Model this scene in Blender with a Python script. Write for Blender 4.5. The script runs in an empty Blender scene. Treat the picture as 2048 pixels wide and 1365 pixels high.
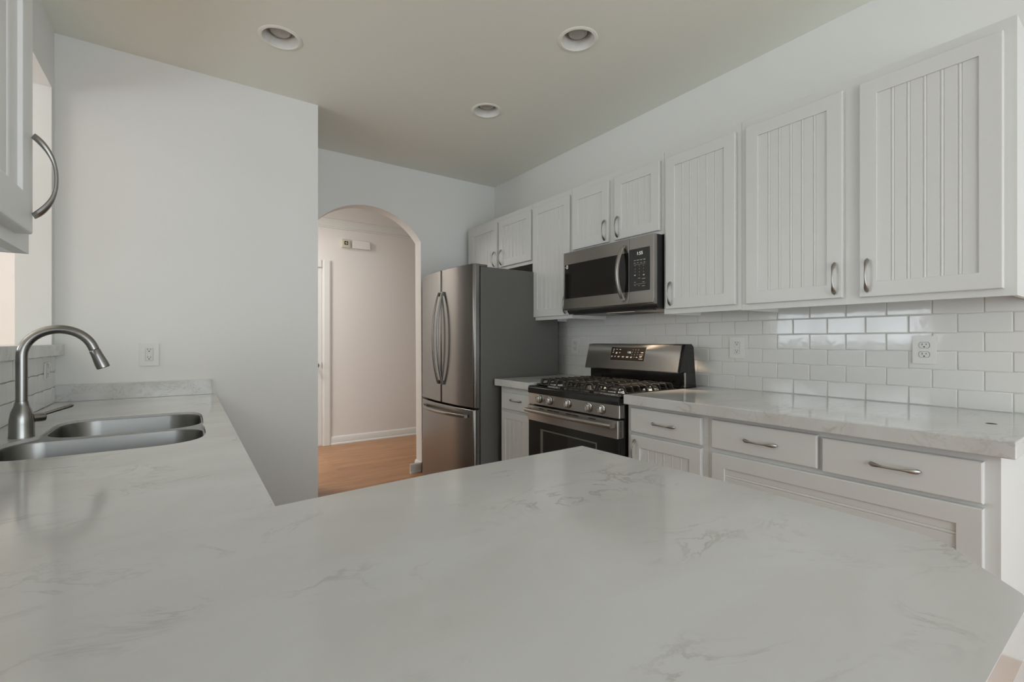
import bpy, bmesh, math, random
from mathutils import Vector, Matrix, geometry
random.seed(7)
SC = bpy.context.scene
COL = SC.collection
PI = math.pi

# ------------------------------------------------------------------ camera
cam_d = bpy.data.cameras.new('camera')
cam_d.sensor_width = 36.0
cam_d.lens = 931.0 / 2048.0 * 36.0
cam_d.clip_start = 0.02
cam = bpy.data.objects.new('camera', cam_d)
COL.objects.link(cam)
YAW = math.atan(654.0 / 931.0)
cam.location = (0, 0, 1.184)
cam.rotation_euler = (PI / 2, 0, -YAW)
SC.camera = cam

# ------------------------------------------------------------------ world, view
SC.view_settings.view_transform = 'Standard'
SC.view_settings.look = 'None'
SC.view_settings.gamma = 1.0
SC.view_settings.use_curve_mapping = False
SC.view_settings.exposure = 0.12
w = bpy.data.worlds.new('sky'); SC.world = w
w.use_nodes = True
bgn = w.node_tree.nodes['Background']
bgn.inputs['Color'].default_value = (0.86, 0.93, 1.0, 1)
bgn.inputs['Strength'].default_value = 1.9

# daylight arriving through the windows
def area(name, loc, rot, sx, sy, power, color):
    l = bpy.data.lights.new(name, 'AREA')
    l.shape = 'RECTANGLE'; l.size = sx; l.size_y = sy
    l.energy = power; l.color = color
    o = bpy.data.objects.new(name, l); COL.objects.link(o)
    o.location = loc; o.rotation_euler = rot
    return o
DAY = (0.925, 1.0, 1.07)
area('daylight_rear', (0.65, -2.70, 1.25), (PI / 2, 0, 0), 3.3, 2.1, 45, DAY)
area('daylight_outer_a', (-4.30, 3.3, 1.5), (PI / 2, 0, -PI / 2), 2.3, 1.4, 50, DAY)
area('daylight_outer_b', (-4.30, -0.9, 1.4), (PI / 2, 0, -PI / 2), 2.6, 1.6, 12, DAY)
# unseen fill lights added: up at the side room ceiling, down in the hall
area('side_room_fill', (-2.6, 2.2, 1.75), (PI, 0, 0), 1.6, 1.6, 34, (0.97, 1.0, 1.0))
area('hall_fill', (0.2, 4.8, 2.62), (0, 0, 0), 0.5, 0.5, 27, (1.0, 0.95, 0.89))

# ------------------------------------------------------------------ materials
def srgb(r, g, b):
    f = lambda c: (c / 255 / 12.92) if c / 255 <= 0.04045 else ((c / 255 + 0.055) / 1.055) ** 2.4
    return (f(r), f(g), f(b), 1)

class NT:
    def __init__(s, name):
        s.m = bpy.data.materials.new(name); s.m.use_nodes = True
        s.t = s.m.node_tree; s.b = s.t.nodes['Principled BSDF']
    def n(s, typ, **kw):
        nd = s.t.nodes.new(typ)
        for k, v in kw.items():
            if k.startswith('i_'):
                key = k[2:].replace('_', ' ')
                nd.inputs[key].default_value = v
            else:
                setattr(nd, k, v)
        return nd
    def l(s, a, b): s.t.links.new(a, b)
    def ramp(s, fac, stops):
        r = s.n('ShaderNodeValToRGB')
        e = r.color_ramp.elements
        while len(e) < len(stops): e.new(0.5)
        for i, (p, c) in enumerate(stops):
            e[i].position = p; e[i].color = c
        s.l(fac, r.inputs['Fac']); return r
    def mix(s, fac, a, b):
        m = s.n('ShaderNodeMix', data_type='RGBA')
        for sock, v in ((m.inputs[0], fac), (m.inputs[6], a), (m.inputs[7], b)):
            if isinstance(v, (float, int)): sock.default_value = v
            elif isinstance(v, tuple): sock.default_value = v
            else: s.l(v, sock)
        return m.outputs[2]
    def coord(s, scale=(1, 1, 1), rot=(0, 0, 0)):
        tc = s.n('ShaderNodeNewGeometry')
        mp = s.n('ShaderNodeMapping')
        mp.inputs['Scale'].default_value = scale
        mp.inputs['Rotation'].default_value = rot
        s.l(tc.outputs['Position'], mp.inputs['Vector'])
        return mp.outputs['Vector']
    def bump(s, h, strength, dist=0.001):
        b = s.n('ShaderNodeBump'); b.inputs['Strength'].default_value = strength
        b.inputs['Distance'].default_value = dist
        s.l(h, b.inputs['Height']); s.l(b.outputs['Normal'], s.b.inputs['Normal'])
    def set(s, col=None, rough=None, metal=None, **kw):
        if col is not None: s.b.inputs['Base Color'].default_value = col
        if rough is not None: s.b.inputs['Roughness'].default_value = rough
        if metal is not None: s.b.inputs['Metallic'].default_value = metal
        for k, v in kw.items(): s.b.inputs[k.replace('_', ' ')].default_value = v
        return s

def plain(name, col, rough=0.5, metal=0.0, nscale=60, namt=0.04, bump=0.0):
    s = NT(name).set(col, rough, metal)
    no = s.n('ShaderNodeTexNoise', i_Scale=nscale, i_Detail=3.0)
    s.l(s.coord(), no.inputs['Vector'])
    dk = tuple(c * (1 - namt) for c in col[:3]) + (1,)
    lt = tuple(min(1, c * (1 + namt)) for c in col[:3]) + (1,)
    s.l(s.mix(no.outputs['Fac'], dk, lt), s.b.inputs['Base Color'])
    if bump: s.bump(no.outputs['Fac'], bump)
    return s.m

M = {}
M['wall'] = plain('wall_paint', (0.835, 0.835, 0.81, 1), 0.75, nscale=180, namt=0.01, bump=0.08)
M['wall_warm'] = plain('hall_wall_paint', (0.80, 0.77, 0.75, 1), 0.75, nscale=180, namt=0.01, bump=0.05)
M['ceiling'] = plain('ceiling_paint', (0.885, 0.89, 0.80, 1), 0.8, nscale=150, namt=0.015, bump=0.08)
M['trim'] = plain('trim_paint', (0.78, 0.78, 0.76, 1), 0.4, nscale=80, namt=0.01)
M['cab'] = plain('cabinet_paint', (0.718, 0.72, 0.70, 1), 0.38, nscale=90, namt=0.012, bump=0.03)
M['cab_in'] = plain('cabinet_underside', (0.68, 0.67, 0.64, 1), 0.6)
M['plate'] = plain('outlet_plastic', (0.78, 0.77, 0.74, 1), 0.3)
M['recept'] = plain('receptacle_plastic', (0.72, 0.715, 0.69, 1), 0.3)
M['black'] = plain('black_enamel', (0.012, 0.011, 0.010, 1), 0.12, namt=0.1)
M['blackmat'] = plain('black_matte', (0.018, 0.018, 0.018, 1), 0.5, namt=0.1)
M['iron'] = plain('cast_iron', (0.022, 0.020, 0.018, 1), 0.42, nscale=300, namt=0.25, bump=0.25)
M['glass_dark'] = plain('dark_glass', (0.014, 0.012, 0.011, 1), 0.06, namt=0.1)
M['keypad'] = plain('keypad_black', (0.024, 0.024, 0.022, 1), 0.22, namt=0.1)
M['slot'] = plain('slot_dark', (0.01, 0.01, 0.01, 1), 0.6)
M['gray'] = plain('charcoal_steel', (0.125, 0.123, 0.112, 1), 0.42, nscale=500, namt=0.05, bump=0.05)
M['gasket'] = plain('gasket_rubber', (0.02, 0.02, 0.02, 1), 0.6)
M['handle'] = plain('satin_nickel', (0.36, 0.35, 0.33, 1), 0.30, 1.0, nscale=200)
M['chrome'] = plain('bright_metal', (0.62, 0.60, 0.57, 1), 0.16, 1.0)
M['knob_hi'] = plain('knob_metal', (0.62, 0.60, 0.56, 1), 0.24, 1.0)
M['alum'] = plain('burner_aluminium', (0.62, 0.61, 0.58, 1), 0.40, 0.8, nscale=200)
M['mark'] = plain('panel_print', (0.62, 0.58, 0.53, 1), 0.5)
M['sticker'] = plain('white_sticker', (0.74, 0.68, 0.67, 1), 0.5)
M['beige'] = plain('beige_plastic', (0.62, 0.585, 0.47, 1), 0.45)
M['filter'] = plain('grease_filter', (0.30, 0.29, 0.27, 1), 0.45, 0.8, nscale=700, namt=0.5, bump=0.6)
M['reflector'] = plain('can_reflector', (0.78, 0.77, 0.73, 1), 0.3)
M['bulb'] = plain('lamp_lens', (0.50, 0.49, 0.46, 1), 0.35, nscale=200)
M['door'] = plain('door_paint', (0.80, 0.79, 0.78, 1), 0.4)

def steel(name, col, rough=0.28, axis='z', aniso=0.6, amt=0.10):
    # brushed metal: streaks running across (sc small along the brushing)
    s = NT(name).set(col, rough, 1.0)
    sc = {'y': (900, 3, 900), 'z': (900, 900, 3), 'x': (3, 900, 900)}[axis]
    no = s.n('ShaderNodeTexNoise', i_Scale=1.0, i_Detail=2.0)
    s.l(s.coord(sc), no.inputs['Vector'])
    dk = tuple(c * (1 - amt) for c in col[:3]) + (1,)
    lt = tuple(min(1, c * (1 + amt)) for c in col[:3]) + (1,)
    s.l(s.mix(no.outputs['Fac'], dk, lt), s.b.inputs['Base Color'])
    s.b.inputs['Anisotropic'].default_value = aniso
    tg = s.n('ShaderNodeTangent', direction_type='RADIAL', axis='Z')
    s.l(tg.outputs['Tangent'], s.b.inputs['Tangent'])
    s.b.inputs['Anisotropic Rotation'].default_value = 0.25
    s.bump(no.outputs['Fac'], 0.06, 0.0005)
    return s.m
M['steel'] = steel('brushed_stainless', (0.26, 0.252, 0.24, 1), 0.26, 'y', 0.7)
M['steel_range'] = steel('range_stainless', (0.40, 0.385, 0.36, 1), 0.32, 'y', 0.75)
M['steel_sink'] = steel('sink_stainless', (0.25, 0.25, 0.238, 1), 0.30, 'y', 0.3)
M['faucet'] = plain('faucet_brushed_nickel', (0.29, 0.285, 0.27, 1), 0.25, 1.0, nscale=400)

def marble(name, t0=0.50, t1=0.66, vs=0.75, sc=1.0):
    s = NT(name).set(rough=0.11)
    s.b.inputs['IOR'].default_value = 1.5
    c1 = s.coord((1.0 * sc, 1.8 * sc, 1.5 * sc), (0, 0, 0.6))
    def nz(vec, sc, det, dist, rough=0.55):
        n = s.n('ShaderNodeTexNoise', i_Scale=sc, i_Detail=det, i_Distortion=dist, i_Roughness=rough)
        s.l(vec, n.inputs['Vector']); return n.outputs['Fac']
    base = s.ramp(nz(c1, 2.2, 5.0, 0.6), [(0.32, (0.61, 0.60, 0.575, 1)), (0.60, (0.67, 0.67, 0.655, 1))]).outputs['Color']
    # thin broken veins: narrow band of a distorted noise, masked by patches
    v = s.ramp(nz(c1, 5.0, 6.0, 1.6, 0.6), [(0.468, (0, 0, 0, 1)), (0.492, (1, 1, 1, 1)), (0.505, (0.6, 0.6, 0.6, 1)), (0.535, (0, 0, 0, 1))]).outputs['Color']
    msk = s.ramp(nz(c1, 3.1, 3.0, 0.3), [(t0, (0, 0, 0, 1)), (t1, (1, 1, 1, 1))]).outputs['Color']
    mm = s.n('ShaderNodeMath', operation='MULTIPLY'); s.l(v, mm.inputs[0]); s.l(msk, mm.inputs[1])
    m2 = s.n('ShaderNodeMath', operation='MULTIPLY'); s.l(mm.outputs[0], m2.inputs[0]); m2.inputs[1].default_value = vs
    vcol = s.mix(nz(c1, 1.6, 2.0, 0.0), (0.42, 0.385, 0.345, 1), (0.43, 0.425, 0.40, 1))
    col = s.mix(m2.outputs[0], base, vcol)
    # faint warm clouds
    cl = s.ramp(nz(c1, 1.7, 6.0, 1.0), [(0.54, (0, 0, 0, 1)), (0.72, (0.5, 0.5, 0.5, 1))]).outputs['Color']
    col = s.mix(cl, col, (0.56, 0.525, 0.475, 1))
    s.l(col, s.b.inputs['Base Color'])
    return s.m
M['marble'] = marble('marble_laminate')
M['marble_strip'] = marble('marble_strip', 0.36, 0.50, 0.65, 2.2)

def tile_mat():
    s = NT('white_glazed_tile').set((0.77, 0.765, 0.74, 1), 0.09)
    no = s.n('ShaderNodeTexNoise', i_Scale=16.0, i_Detail=2.0)
    s.l(s.coord(), no.inputs['Vector'])
    s.bump(no.outputs['Fac'], 0.22, 0.003)
    n2 = s.n('ShaderNodeTexNoise', i_Scale=5.0)
    s.l(s.coord(), n2.inputs['Vector'])
    s.l(s.mix(n2.outputs['Fac'], (0.75, 0.745, 0.72, 1), (0.79, 0.785, 0.76, 1)), s.b.inputs['Base Color'])
    return s.m
M['tile'] = tile_mat()
M['grout'] = plain('grout', (0.70, 0.69, 0.65, 1), 0.85, nscale=200)
M['grout_l'] = plain('dark_grout', (0.34, 0.33, 0.30, 1), 0.85, nscale=200)  # darker joint colour for the left tile strip

def wood():
    s = NT('oak_strip_floor').set(rough=0.32)
    v = s.coord()
    br = s.n('ShaderNodeTexBrick', offset=0.37, offset_frequency=2)
    br.inputs['Scale'].default_value = 1.0
    br.inputs['Mortar Size'].default_value = 0.0007
    br.inputs['Brick Width'].default_value = 1.15
    br.inputs['Row Height'].default_value = 0.083
    br.inputs['Color1'].default_value = (0.50, 0.255, 0.115, 1)
    br.inputs['Color2'].default_value = (0.40, 0.19, 0.083, 1)
    br.inputs['Mortar'].default_value = (0.22, 0.10, 0.045, 1)
    s.l(v, br.inputs['Vector'])
    g = s.n('ShaderNodeTexNoise', i_Scale=1.0, i_Detail=6.0, i_Distortion=0.4)
    s.l(s.coord((3.0, 55.0, 1.0)), g.inputs['Vector'])
    gr = s.ramp(g.outputs['Fac'], [(0.35, (0.72, 0.72, 0.72, 1)), (0.65, (1.08, 1.08, 1.08, 1))])
    mx = s.n('ShaderNodeMix', data_type='RGBA', blend_type='MULTIPLY'); mx.inputs[0].default_value = 1.0
    s.l(br.outputs['Color'], mx.inputs[6]); s.l(gr.outputs['Color'], mx.inputs[7])
    s.l(mx.outputs[2], s.b.inputs['Base Color'])
    return s.m
M['wood'] = wood()

def emis(name, col, st):
    s = NT(name).set((0.02, 0.02, 0.02, 1), 0.4)
    s.b.inputs['Emission Color'].default_value = col
    s.b.inputs['Emission Strength'].default_value = st
    return s.m
M['led'] = emis('display_digits', (0.9, 0.92, 0.85, 1), 0.9)
M['warm_lens'] = emis('task_lamp_lens', (1.0, 0.82, 0.62, 1), 0.55)

# ------------------------------------------------------------------ mesh helpers
class MB:
    def __init__(s): s.v = []; s.f = []; s.sm = []
    def add(s, vs, fs, smooth=False):
        k = len(s.v); s.v += [Vector(p) for p in vs]
        s.f += [tuple(i + k for i in f) for f in fs]; s.sm += [smooth] * len(fs)
        return s
    def box(s, x0, x1, y0, y1, z0, z1):
        x0, x1 = min(x0, x1), max(x0, x1); y0, y1 = min(y0, y1), max(y0, y1); z0, z1 = min(z0, z1), max(z0, z1)
        vs = [(x0, y0, z0), (x1, y0, z0), (x1, y1, z0), (x0, y1, z0), (x0, y0, z1), (x1, y0, z1), (x1, y1, z1), (x0, y1, z1)]
        return s.add(vs, [(0, 3, 2, 1), (4, 5, 6, 7), (0, 1, 5, 4), (1, 2, 6, 5), (2, 3, 7, 6), (3, 0, 4, 7)])
    def prism(s, outer, a, b, axis='z', holes=(), smooth=False):
        """2D polygon (with holes) extruded from a to b along axis."""
        mp = {'z': lambda u, v, n: (u, v, n), 'y': lambda u, v, n: (u, n, v), 'x': lambda u, v, n: (n, u, v)}[axis]
        loops = [list(outer)] + [list(h) for h in holes]
        tris = geometry.tessellate_polygon([[Vector((p[0], p[1], 0)) for p in lp] for lp in loops])
        flat = [p for lp in loops for p in lp]; n = len(flat)
        vs = [mp(p[0], p[1], a) for p in flat] + [mp(p[0], p[1], b) for p in flat]
        fs = [tuple(t) for t in tris] + [tuple(i + n for i in reversed(t)) for t in tris]
        k = 0
        for lp in loops:
            m = len(lp)
            for i in range(m):
                j = (i + 1) % m
                fs.append((k + i, k + j, k + j + n, k + i + n))
            k += m
        return s.add(vs, fs, smooth)
    def loft(s, loops, close=True, cap0=False, cap1=False, smooth=True):
        n = len(loops[0]); vs = [p for lp in loops for p in lp]; fs = []
        for k in range(len(loops) - 1):
            for i in range(n if close else n - 1):
                j = (i + 1) % n
                fs.append((k * n + i, k * n + j, (k + 1) * n + j, (k + 1) * n + i))
        if cap0: fs.append(tuple(range(n - 1, -1, -1)))
        if cap1: fs.append(tuple(range((len(loops) - 1) * n, len(loops) * n)))
        return s.add(vs, fs, smooth)
    def lathe(s, prof, c=(0, 0, 0), axis='z', seg=32, smooth=True, cap=True):
        c = Vector(c); loops = []
        for r, h in prof:
            lp = []
            for i in range(seg):
                a = 2 * PI * i / seg; u, v = r * math.cos(a), r * math.sin(a)
                q = {'z': (u, v, h), 'x': (h, u, v), 'y': (u, h, v)}[axis]
                lp.append(c + Vector(q))
            loops.append(lp)
        return s.loft(loops, True, cap and prof[0][0] > 1e-5, cap and prof[-1][0] > 1e-5, smooth)
    def tube(s, pts, radii, seg=12, up=(0, 0, 1), caps=True):
        """radii: number, list, or list of (a along up-ish, b across)."""
        pts = [Vector(p) for p in pts]; up = Vector(up); loops = []
        for i, p in enumerate(pts):
            t = (pts[min(i + 1, len(pts) - 1)] - pts[max(i - 1, 0)]).normalized()
            b = t.cross(up)
            if b.length < 1e-4: b = t.cross(Vector((1, 0, 0)))
            b.normalize(); n = b.cross(t).normalized()
            r = radii[i] if isinstance(radii, (list, tuple)) else radii
            ra, rb = r if isinstance(r, (list, tuple)) else (r, r)
            loops.append([p + n * (ra * math.cos(2 * PI * k / seg)) + b * (rb * math.sin(2 * PI * k / seg)) for k in range(seg)])
        return s.loft(loops, True, caps, caps, True)
    def bars(s, a, b, wd, ht, up=(0, 0, 1)):
        a, b, up = Vector(a), Vector(b), Vector(up)
        t = (b - a).normalized(); sd = t.cross(up).normalized() * (wd / 2); u = up * (ht / 2)
        vs = [a - sd - u, a + sd - u, a + sd + u, a - sd + u, b - sd - u, b + sd - u, b + sd + u, b - sd + u]
        return s.add(vs, [(0, 3, 2, 1), (4, 5, 6, 7), (0, 1, 5, 4), (1, 2, 6, 5), (2, 3, 7, 6), (3, 0, 4, 7)])
    def build(s, name, mat, parent=None, bevel=0.0, org=None, seg=2, autosm=True):
        """one mesh object. Verts are given in world space; org = world point of the object's frame."""
        o0 = Vector(org) if org is not None else (world_org(parent) if parent else Vector((0, 0, 0)))
        me = bpy.data.meshes.new(name)
        me.from_pydata([tuple(p - o0) for p in s.v], [], s.f)
        bm = bmesh.new(); bm.from_mesh(me)
        bmesh.ops.recalc_face_normals(bm, faces=bm.faces)
        bm.to_mesh(me); bm.free()
        me.polygons.foreach_set('use_smooth', [True] * len(me.polygons) if autosm else s.sm)
        if autosm:
            try: me.set_sharp_from_angle(angle=math.radians(38))
            except Exception: pass
        me.materials.append(M[mat]); me.update()
        ob = bpy.data.objects.new(name, me); COL.objects.link(ob)
        if parent is not None:
            ob.parent = parent
            ob.location = o0 - world_org(parent)
        else:
            ob.location = o0
        ob['_o'] = tuple(o0)
        if bevel:
            md = ob.modifiers.new('bevel', 'BEVEL'); md.width = bevel; md.segments = seg
            md.limit_method = 'ANGLE'; md.angle_limit = math.radians(40)
            md.harden_normals = True
        return ob

def world_org(o): return Vector(o['_o'])
def empty(name, loc, label=None, cat=None, group=None):
    o = bpy.data.objects.new(name, None); COL.objects.link(o); o.location = loc
    o.empty_display_size = 0.05; o['_o'] = tuple(loc)
    if label: tag(o, label, cat, group)
    return o
def tag(o, label, cat, group=None):
    o['label'] = label; o['category'] = cat
    if group: o['group'] = group
    return o
def struct(o): o['kind'] = 'structure'; return o
def copy_tree(src, parent=None, loc=None):
    c = src.copy(); COL.objects.link(c)
    if parent is not None: c.parent = parent
    if loc is not None: c.location = loc
    for ch in list(src.children):
        copy_tree(ch, c)
    return c

def rrect(x0, x1, y0, y1, r, n=6):
    pts = []
    for cx, cy, a0 in ((x1 - r, y0 + r, -PI / 2), (x1 - r, y1 - r, 0), (x0 + r, y1 - r, PI / 2), (x0 + r, y0 + r, PI)):
        for i in range(n + 1):
            a = a0 + PI / 2 * i / n; pts.append((cx + r * math.cos(a), cy + r * math.sin(a)))
    return pts
def circ(cx, cy, r, n=32): return [(cx + r * math.cos(2 * PI * i / n), cy + r * math.sin(2 * PI * i / n)) for i in range(n)]
def smooth_closed(pts, it=2):
    for _ in range(it):
        q = []
        for i in range(len(pts)):
            a = pts[i]; b = pts[(i + 1) % len(pts)]
            q.append((a[0] * .75 + b[0] * .25, a[1] * .75 + b[1] * .25)); q.append((a[0] * .25 + b[0] * .75, a[1] * .25 + b[1] * .75))
        pts = q
    return pts

def text_into(mb, txt, cy, z, x, size, align='CENTER', slope=0.0, zref=0.0):
    """flat printed text on a surface facing -X, centred at world (x, cy, z)."""
    cu = bpy.data.curves.new('t', 'FONT'); cu.body = txt; cu.size = size; cu.align_x = align; cu.align_y = 'CENTER'
    cu.resolution_u = 2; cu.extrude = 0.0002
    ob = bpy.data.objects.new('t', cu); COL.objects.link(ob)
    dg = bpy.context.evaluated_depsgraph_get(); dg.update()
    me = bpy.data.meshes.new_from_object(ob.evaluated_get(dg))
    vs = [(x - v.co.z + slope * (z + v.co.y - zref), cy - v.co.x, z + v.co.y) for v in me.vertices]
    mb.add(vs, [tuple(p.vertices) for p in me.polygons])
    bpy.data.objects.remove(ob); bpy.data.curves.remove(cu); bpy.data.meshes.remove(me)
    return mb

# ------------------------------------------------------------------ levels and planes measured in the photo
XR = 2.544      # right wall
ZC = 2.725      # ceiling
YB = 3.218      # wall behind the sink run
YF = 3.928      # wall with the arch
YH = 5.52       # far hall wall
XL = -0.534     # left wall
ZS = 0.878      # sink / peninsula counter
ZR = 0.914      # range wall counter
XO, YR, XE = -4.2, -2.6, 3.6

# ------------------------------------------------------------------ setting
struct(MB().box(XO - .15, XE + .15, YR - .15, YH + .15, -0.06, 0).build('floor', 'wood'))
CANS = [(0.397, 2.615), (1.643, 1.754), (1.652, 2.646)]
struct(MB().prism([(XO - .15, YR - .15), (XE + .15, YR - .15), (XE + .15, YH + .15), (XO - .15, YH + .15)], ZC, ZC + 0.14, 'z',
                  [circ(x, y, 0.084) for x, y in CANS]).build('ceiling', 'ceiling'))
struct(MB().box(XR, XR + .12, YR, YF, 0, ZC).build('wall_right', 'wall'))
struct(MB().prism([(YR, 0), (YB, 0), (YB, ZC), (YR, ZC)], XL - .126, XL, 'x',
                  [[(1.30, 1.112), (3.158, 1.112), (3.158, 2.426), (1.30, 2.426)],
                   [(-2.2, 0.02), (-0.9, 0.02), (-0.9, 2.3), (-2.2, 2.3)]]).build('wall_left', 'wall'))
struct(MB().box(XL - .126, 0.711, YB, YF, 0, ZC).build('wall_back', 'wall'))
ac = (1.279, 1.767, 0.566)
a0 = math.asin((2.084 - ac[1]) / ac[2])
arc = [(ac[0] + ac[2] * math.cos(a0 + (PI - 2 * a0) * i / 40), ac[1] + ac[2] * math.sin(a0 + (PI - 2 * a0) * i / 40)) for i in range(41)]
xr_, xl_ = arc[0][0] + 0.006, arc[-1][0]
struct(MB().prism([(0.60, 0), (xl_, 0)] + [p for p in reversed(arc)] + [(arc[0][0] + 0.012, 0), (XE, 0), (XE, ZC), (0.60, ZC)], YF, YF + .122, 'y').build('wall_far', 'wall'))
struct(MB().box(XO, XE, YH, YH + .12, 0, ZC).build('wall_hall', 'wall_warm'))
struct(MB().box(XE, XE + .12, YF + .122, YH, 0, ZC).build('wall_hall_end', 'wall_warm'))
struct(MB().prism([(XO - .12, 0), (XR + .12, 0), (XR + .12, ZC), (XO - .12, ZC)], YR - .12, YR, 'y',
                  [[(-1.0, 0.2), (2.3, 0.2), (2.3, 2.3), (-1.0, 2.3)]]).build('wall_rear', 'wall'))
struct(MB().prism([(YR, 0), (YH, 0), (YH, ZC), (YR, ZC)], XO - .12, XO, 'x',
                  [[(2.15, 0.8), (4.45, 0.8), (4.45, 2.2), (2.15, 2.2)], [(-2.2, 0.6), (0.4, 0.6), (0.4, 2.2), (-2.2, 2.2)]]).build('wall_outer', 'wall_warm'))
def window(n, axis, at, u0, u1, z0, z1, cols, rows):
    mb = MB(); t = 0.05
    def bar(a0, a1, b0, b1):
        if axis == 'y': mb.box(a0, a1, at - .06, at - .01, b0, b1)
        else: mb.box(at - .06, at - .01, a0, a1, b0, b1)
    bar(u0, u1, z0, z0 + t); bar(u0, u1, z1 - t, z1); bar(u0, u0 + t, z0, z1); bar(u1 - t, u1, z0, z1)
    for i in range(1, cols):
        c = u0 + (u1 - u0) * i / cols; bar(c - .03, c + .03, z0, z1)
    for i in range(1, rows):
        c = z0 + (z1 - z0) * i / rows; bar(u0, u1, c - .012, c + .012)
    struct(mb.build('window_%d' % n, 'trim'))
window(1, 'y', YR, -1.0, 2.3, 0.2, 2.3, 3, 1)
window(2, 'x', XO, 2.15, 4.45, 0.8, 2.2, 3, 2)
window(3, 'x', XO, -2.2, 0.4, 0.6, 2.2, 3, 2)

# hall trim
def trimprof(pts, a, b, name, axis='x', mat='trim'):
    return struct(MB().prism(pts, a, b, axis).build(name, mat))
bp = lambda y: [(y, 0), (y - .022, 0), (y - .022, .012), (y - .013, .022), (y - .013, .078), (y - .006, .092), (y, .096)]
trimprof(bp(YH), 1.356, XE, 'baseboard_hall')
cr = [(YH, 2.47), (YH - .012, 2.473), (YH - .016, 2.485), (YH - .006, 2.497), (YH - .006, 2.575), (YH - .018, 2.582), (YH - .024, 2.60),
      (YH - .05, 2.635), (YH - .085, 2.665), (YH - .095, 2.69), (YH - .11, 2.70), (YH - .11, 2.725), (YH, 2.725)]
trimprof(cr, XO, XE, 'trim_1')
# arch baseboard wrapping the right jamb
jx = arc[0][0] + 0.012
mb = MB()
prof = [(0.0, 0), (.024, 0), (.024, .012), (.013, .020), (.013, .068), (.006, .082), (0, .085)]
mb.loft([[(jx - d, YF - d, z) for d, z in prof], [(jx - d, YF + .122 + d, z) for d, z in prof]], True, True, True, False)
mb.loft([[(jx - d, YF - d, z) for d, z in prof], [(XR - .9, YF - d, z) for d, z in prof]], True, True, True, False)
struct(mb.build('baseboard_arch', 'trim'))
# hall door with casing
mb = MB(); cw = 0.09
for a, b, z0, z1 in ((1.266, 1.356, 0, 2.10), (0.36, 0.45, 0, 2.10), (0.45, 1.266, 2.013, 2.10)):
    mb.box(a, b, YH - .016, YH, z0, z1)
    mb.box(a + .012, b - .012, YH - .022, YH - .016, z0, z1 - .006)
struct(mb.build('trim_2', 'trim', bevel=.003))
dr = struct(MB().box(0.455, 1.258, YH - .006, YH + .03, 0.012, 2.008).build('door_1', 'door', bevel=.002, org=(0.455, YH, 0)))
kn = MB().lathe([(.026, 0), (.026, -.006), (.010, -.010), (.009, -.035), (.024, -.042), (.028, -.055), (.022, -.068), (0, -.072)], (1.195, YH - .006, 0.912), 'y', 20)
kn.build('door_knob', 'handle', dr)
MB().box(1.256, 1.262, YH - .008, YH - .004, 0.88, 0.945).build('latch_plate', 'handle', dr)

# chime boxes high on the hall wall
c1 = empty('door_chime', (1.515, YH, 2.26), 'small square beige chime box with round slotted grille, high on hall wall seen through arch', 'door chime')
MB().box(1.472, 1.562, YH - .045, YH, 2.262, 2.358).build('housing', 'beige', c1, bevel=.004)
MB().lathe([(0.026, -.048), (0.030, -.048), (0.030, -.045), (.026, -.045)], (1.517, YH, 2.312), 'y', 28, cap=False).build('grille_ring', 'beige', c1)
mb = MB()
for k in range(4):
    a = PI / 4 + k * PI / 2
    pts = []
    for r, sg in ((.009, 1), (.024, -1)):
        for i in range(7):
            t = a + sg * (-0.58 + 1.16 * i / 6); pts.append((1.517 + r * math.cos(t), 2.312 + r * math.sin(t)))
    mb.prism(pts, YH - .0465, YH - .045, 'y')
mb.build('grille_slot', 'slot', c1)
c2 = MB().prism([(1.590, 2.262), (1.795, 2.262), (1.800, 2.268), (1.795, 2.350), (1.77, 2.358), (1.590, 2.358)], YH - .04, YH, 'y').build('chime_cover', 'wall_warm', None, bevel=.004, org=(1.69, YH, 2.262))
tag(c2, 'long off-white cover box right beside the beige chime box, on the hall wall', 'cover')

# ------------------------------------------------------------------ beadboard doors, drawers, pulls
def mapf(face, plane):
    """local (u along Y, v up, n out of the face) -> world"""
    sgn = -1 if face == '-x' else 1
    return lambda u, v, n: Vector((plane + sgn * n, u, v))

def pull_mesh(name, vertical=True):
    mb = MB(); L = 0.064; pts = []; rad = []
    N = 30
    for i in range(N + 1):
        s = math.sin(PI / 2 * (-1 + 2 * i / N))
        h = 0.004 + 0.027 * (1 - abs(s) ** 2.3) ** 0.85
        pts.append((-h, 0, s * L) if vertical else (-h, s * L, 0))
        e = abs(s)
        q = max(0, min(1, (e - .35) / .5)); wv = 0.0031 + 0.0048 * q * q * (3 - 2 * q)
        if e > 0.90: wv *= math.sqrt(max(0.05, 1 - ((e - 0.90) / 0.10) ** 2))
        rad.append((0.0026 + 0.0022 * q, wv))
    mb.tube(pts, rad, 10, up=(-1, 0, 0))
    return mb
_pulls = {}
def add_pull(parent, face, x, y, z, vertical=True):
    key = (vertical,)
    if key not in _pulls:
        o = pull_mesh('h', vertical).build('handle', 'handle', None)
        _pulls[key] = o; src = o
        c = o
    else:
        c = _pulls[key].copy(); COL.objects.link(c)
    c.parent = parent
    c.location = Vector((x, y, z)) - world_org(parent)
    c.rotation_euler = (0, 0, 0 if face == '-x' else PI)
    return c

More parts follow.
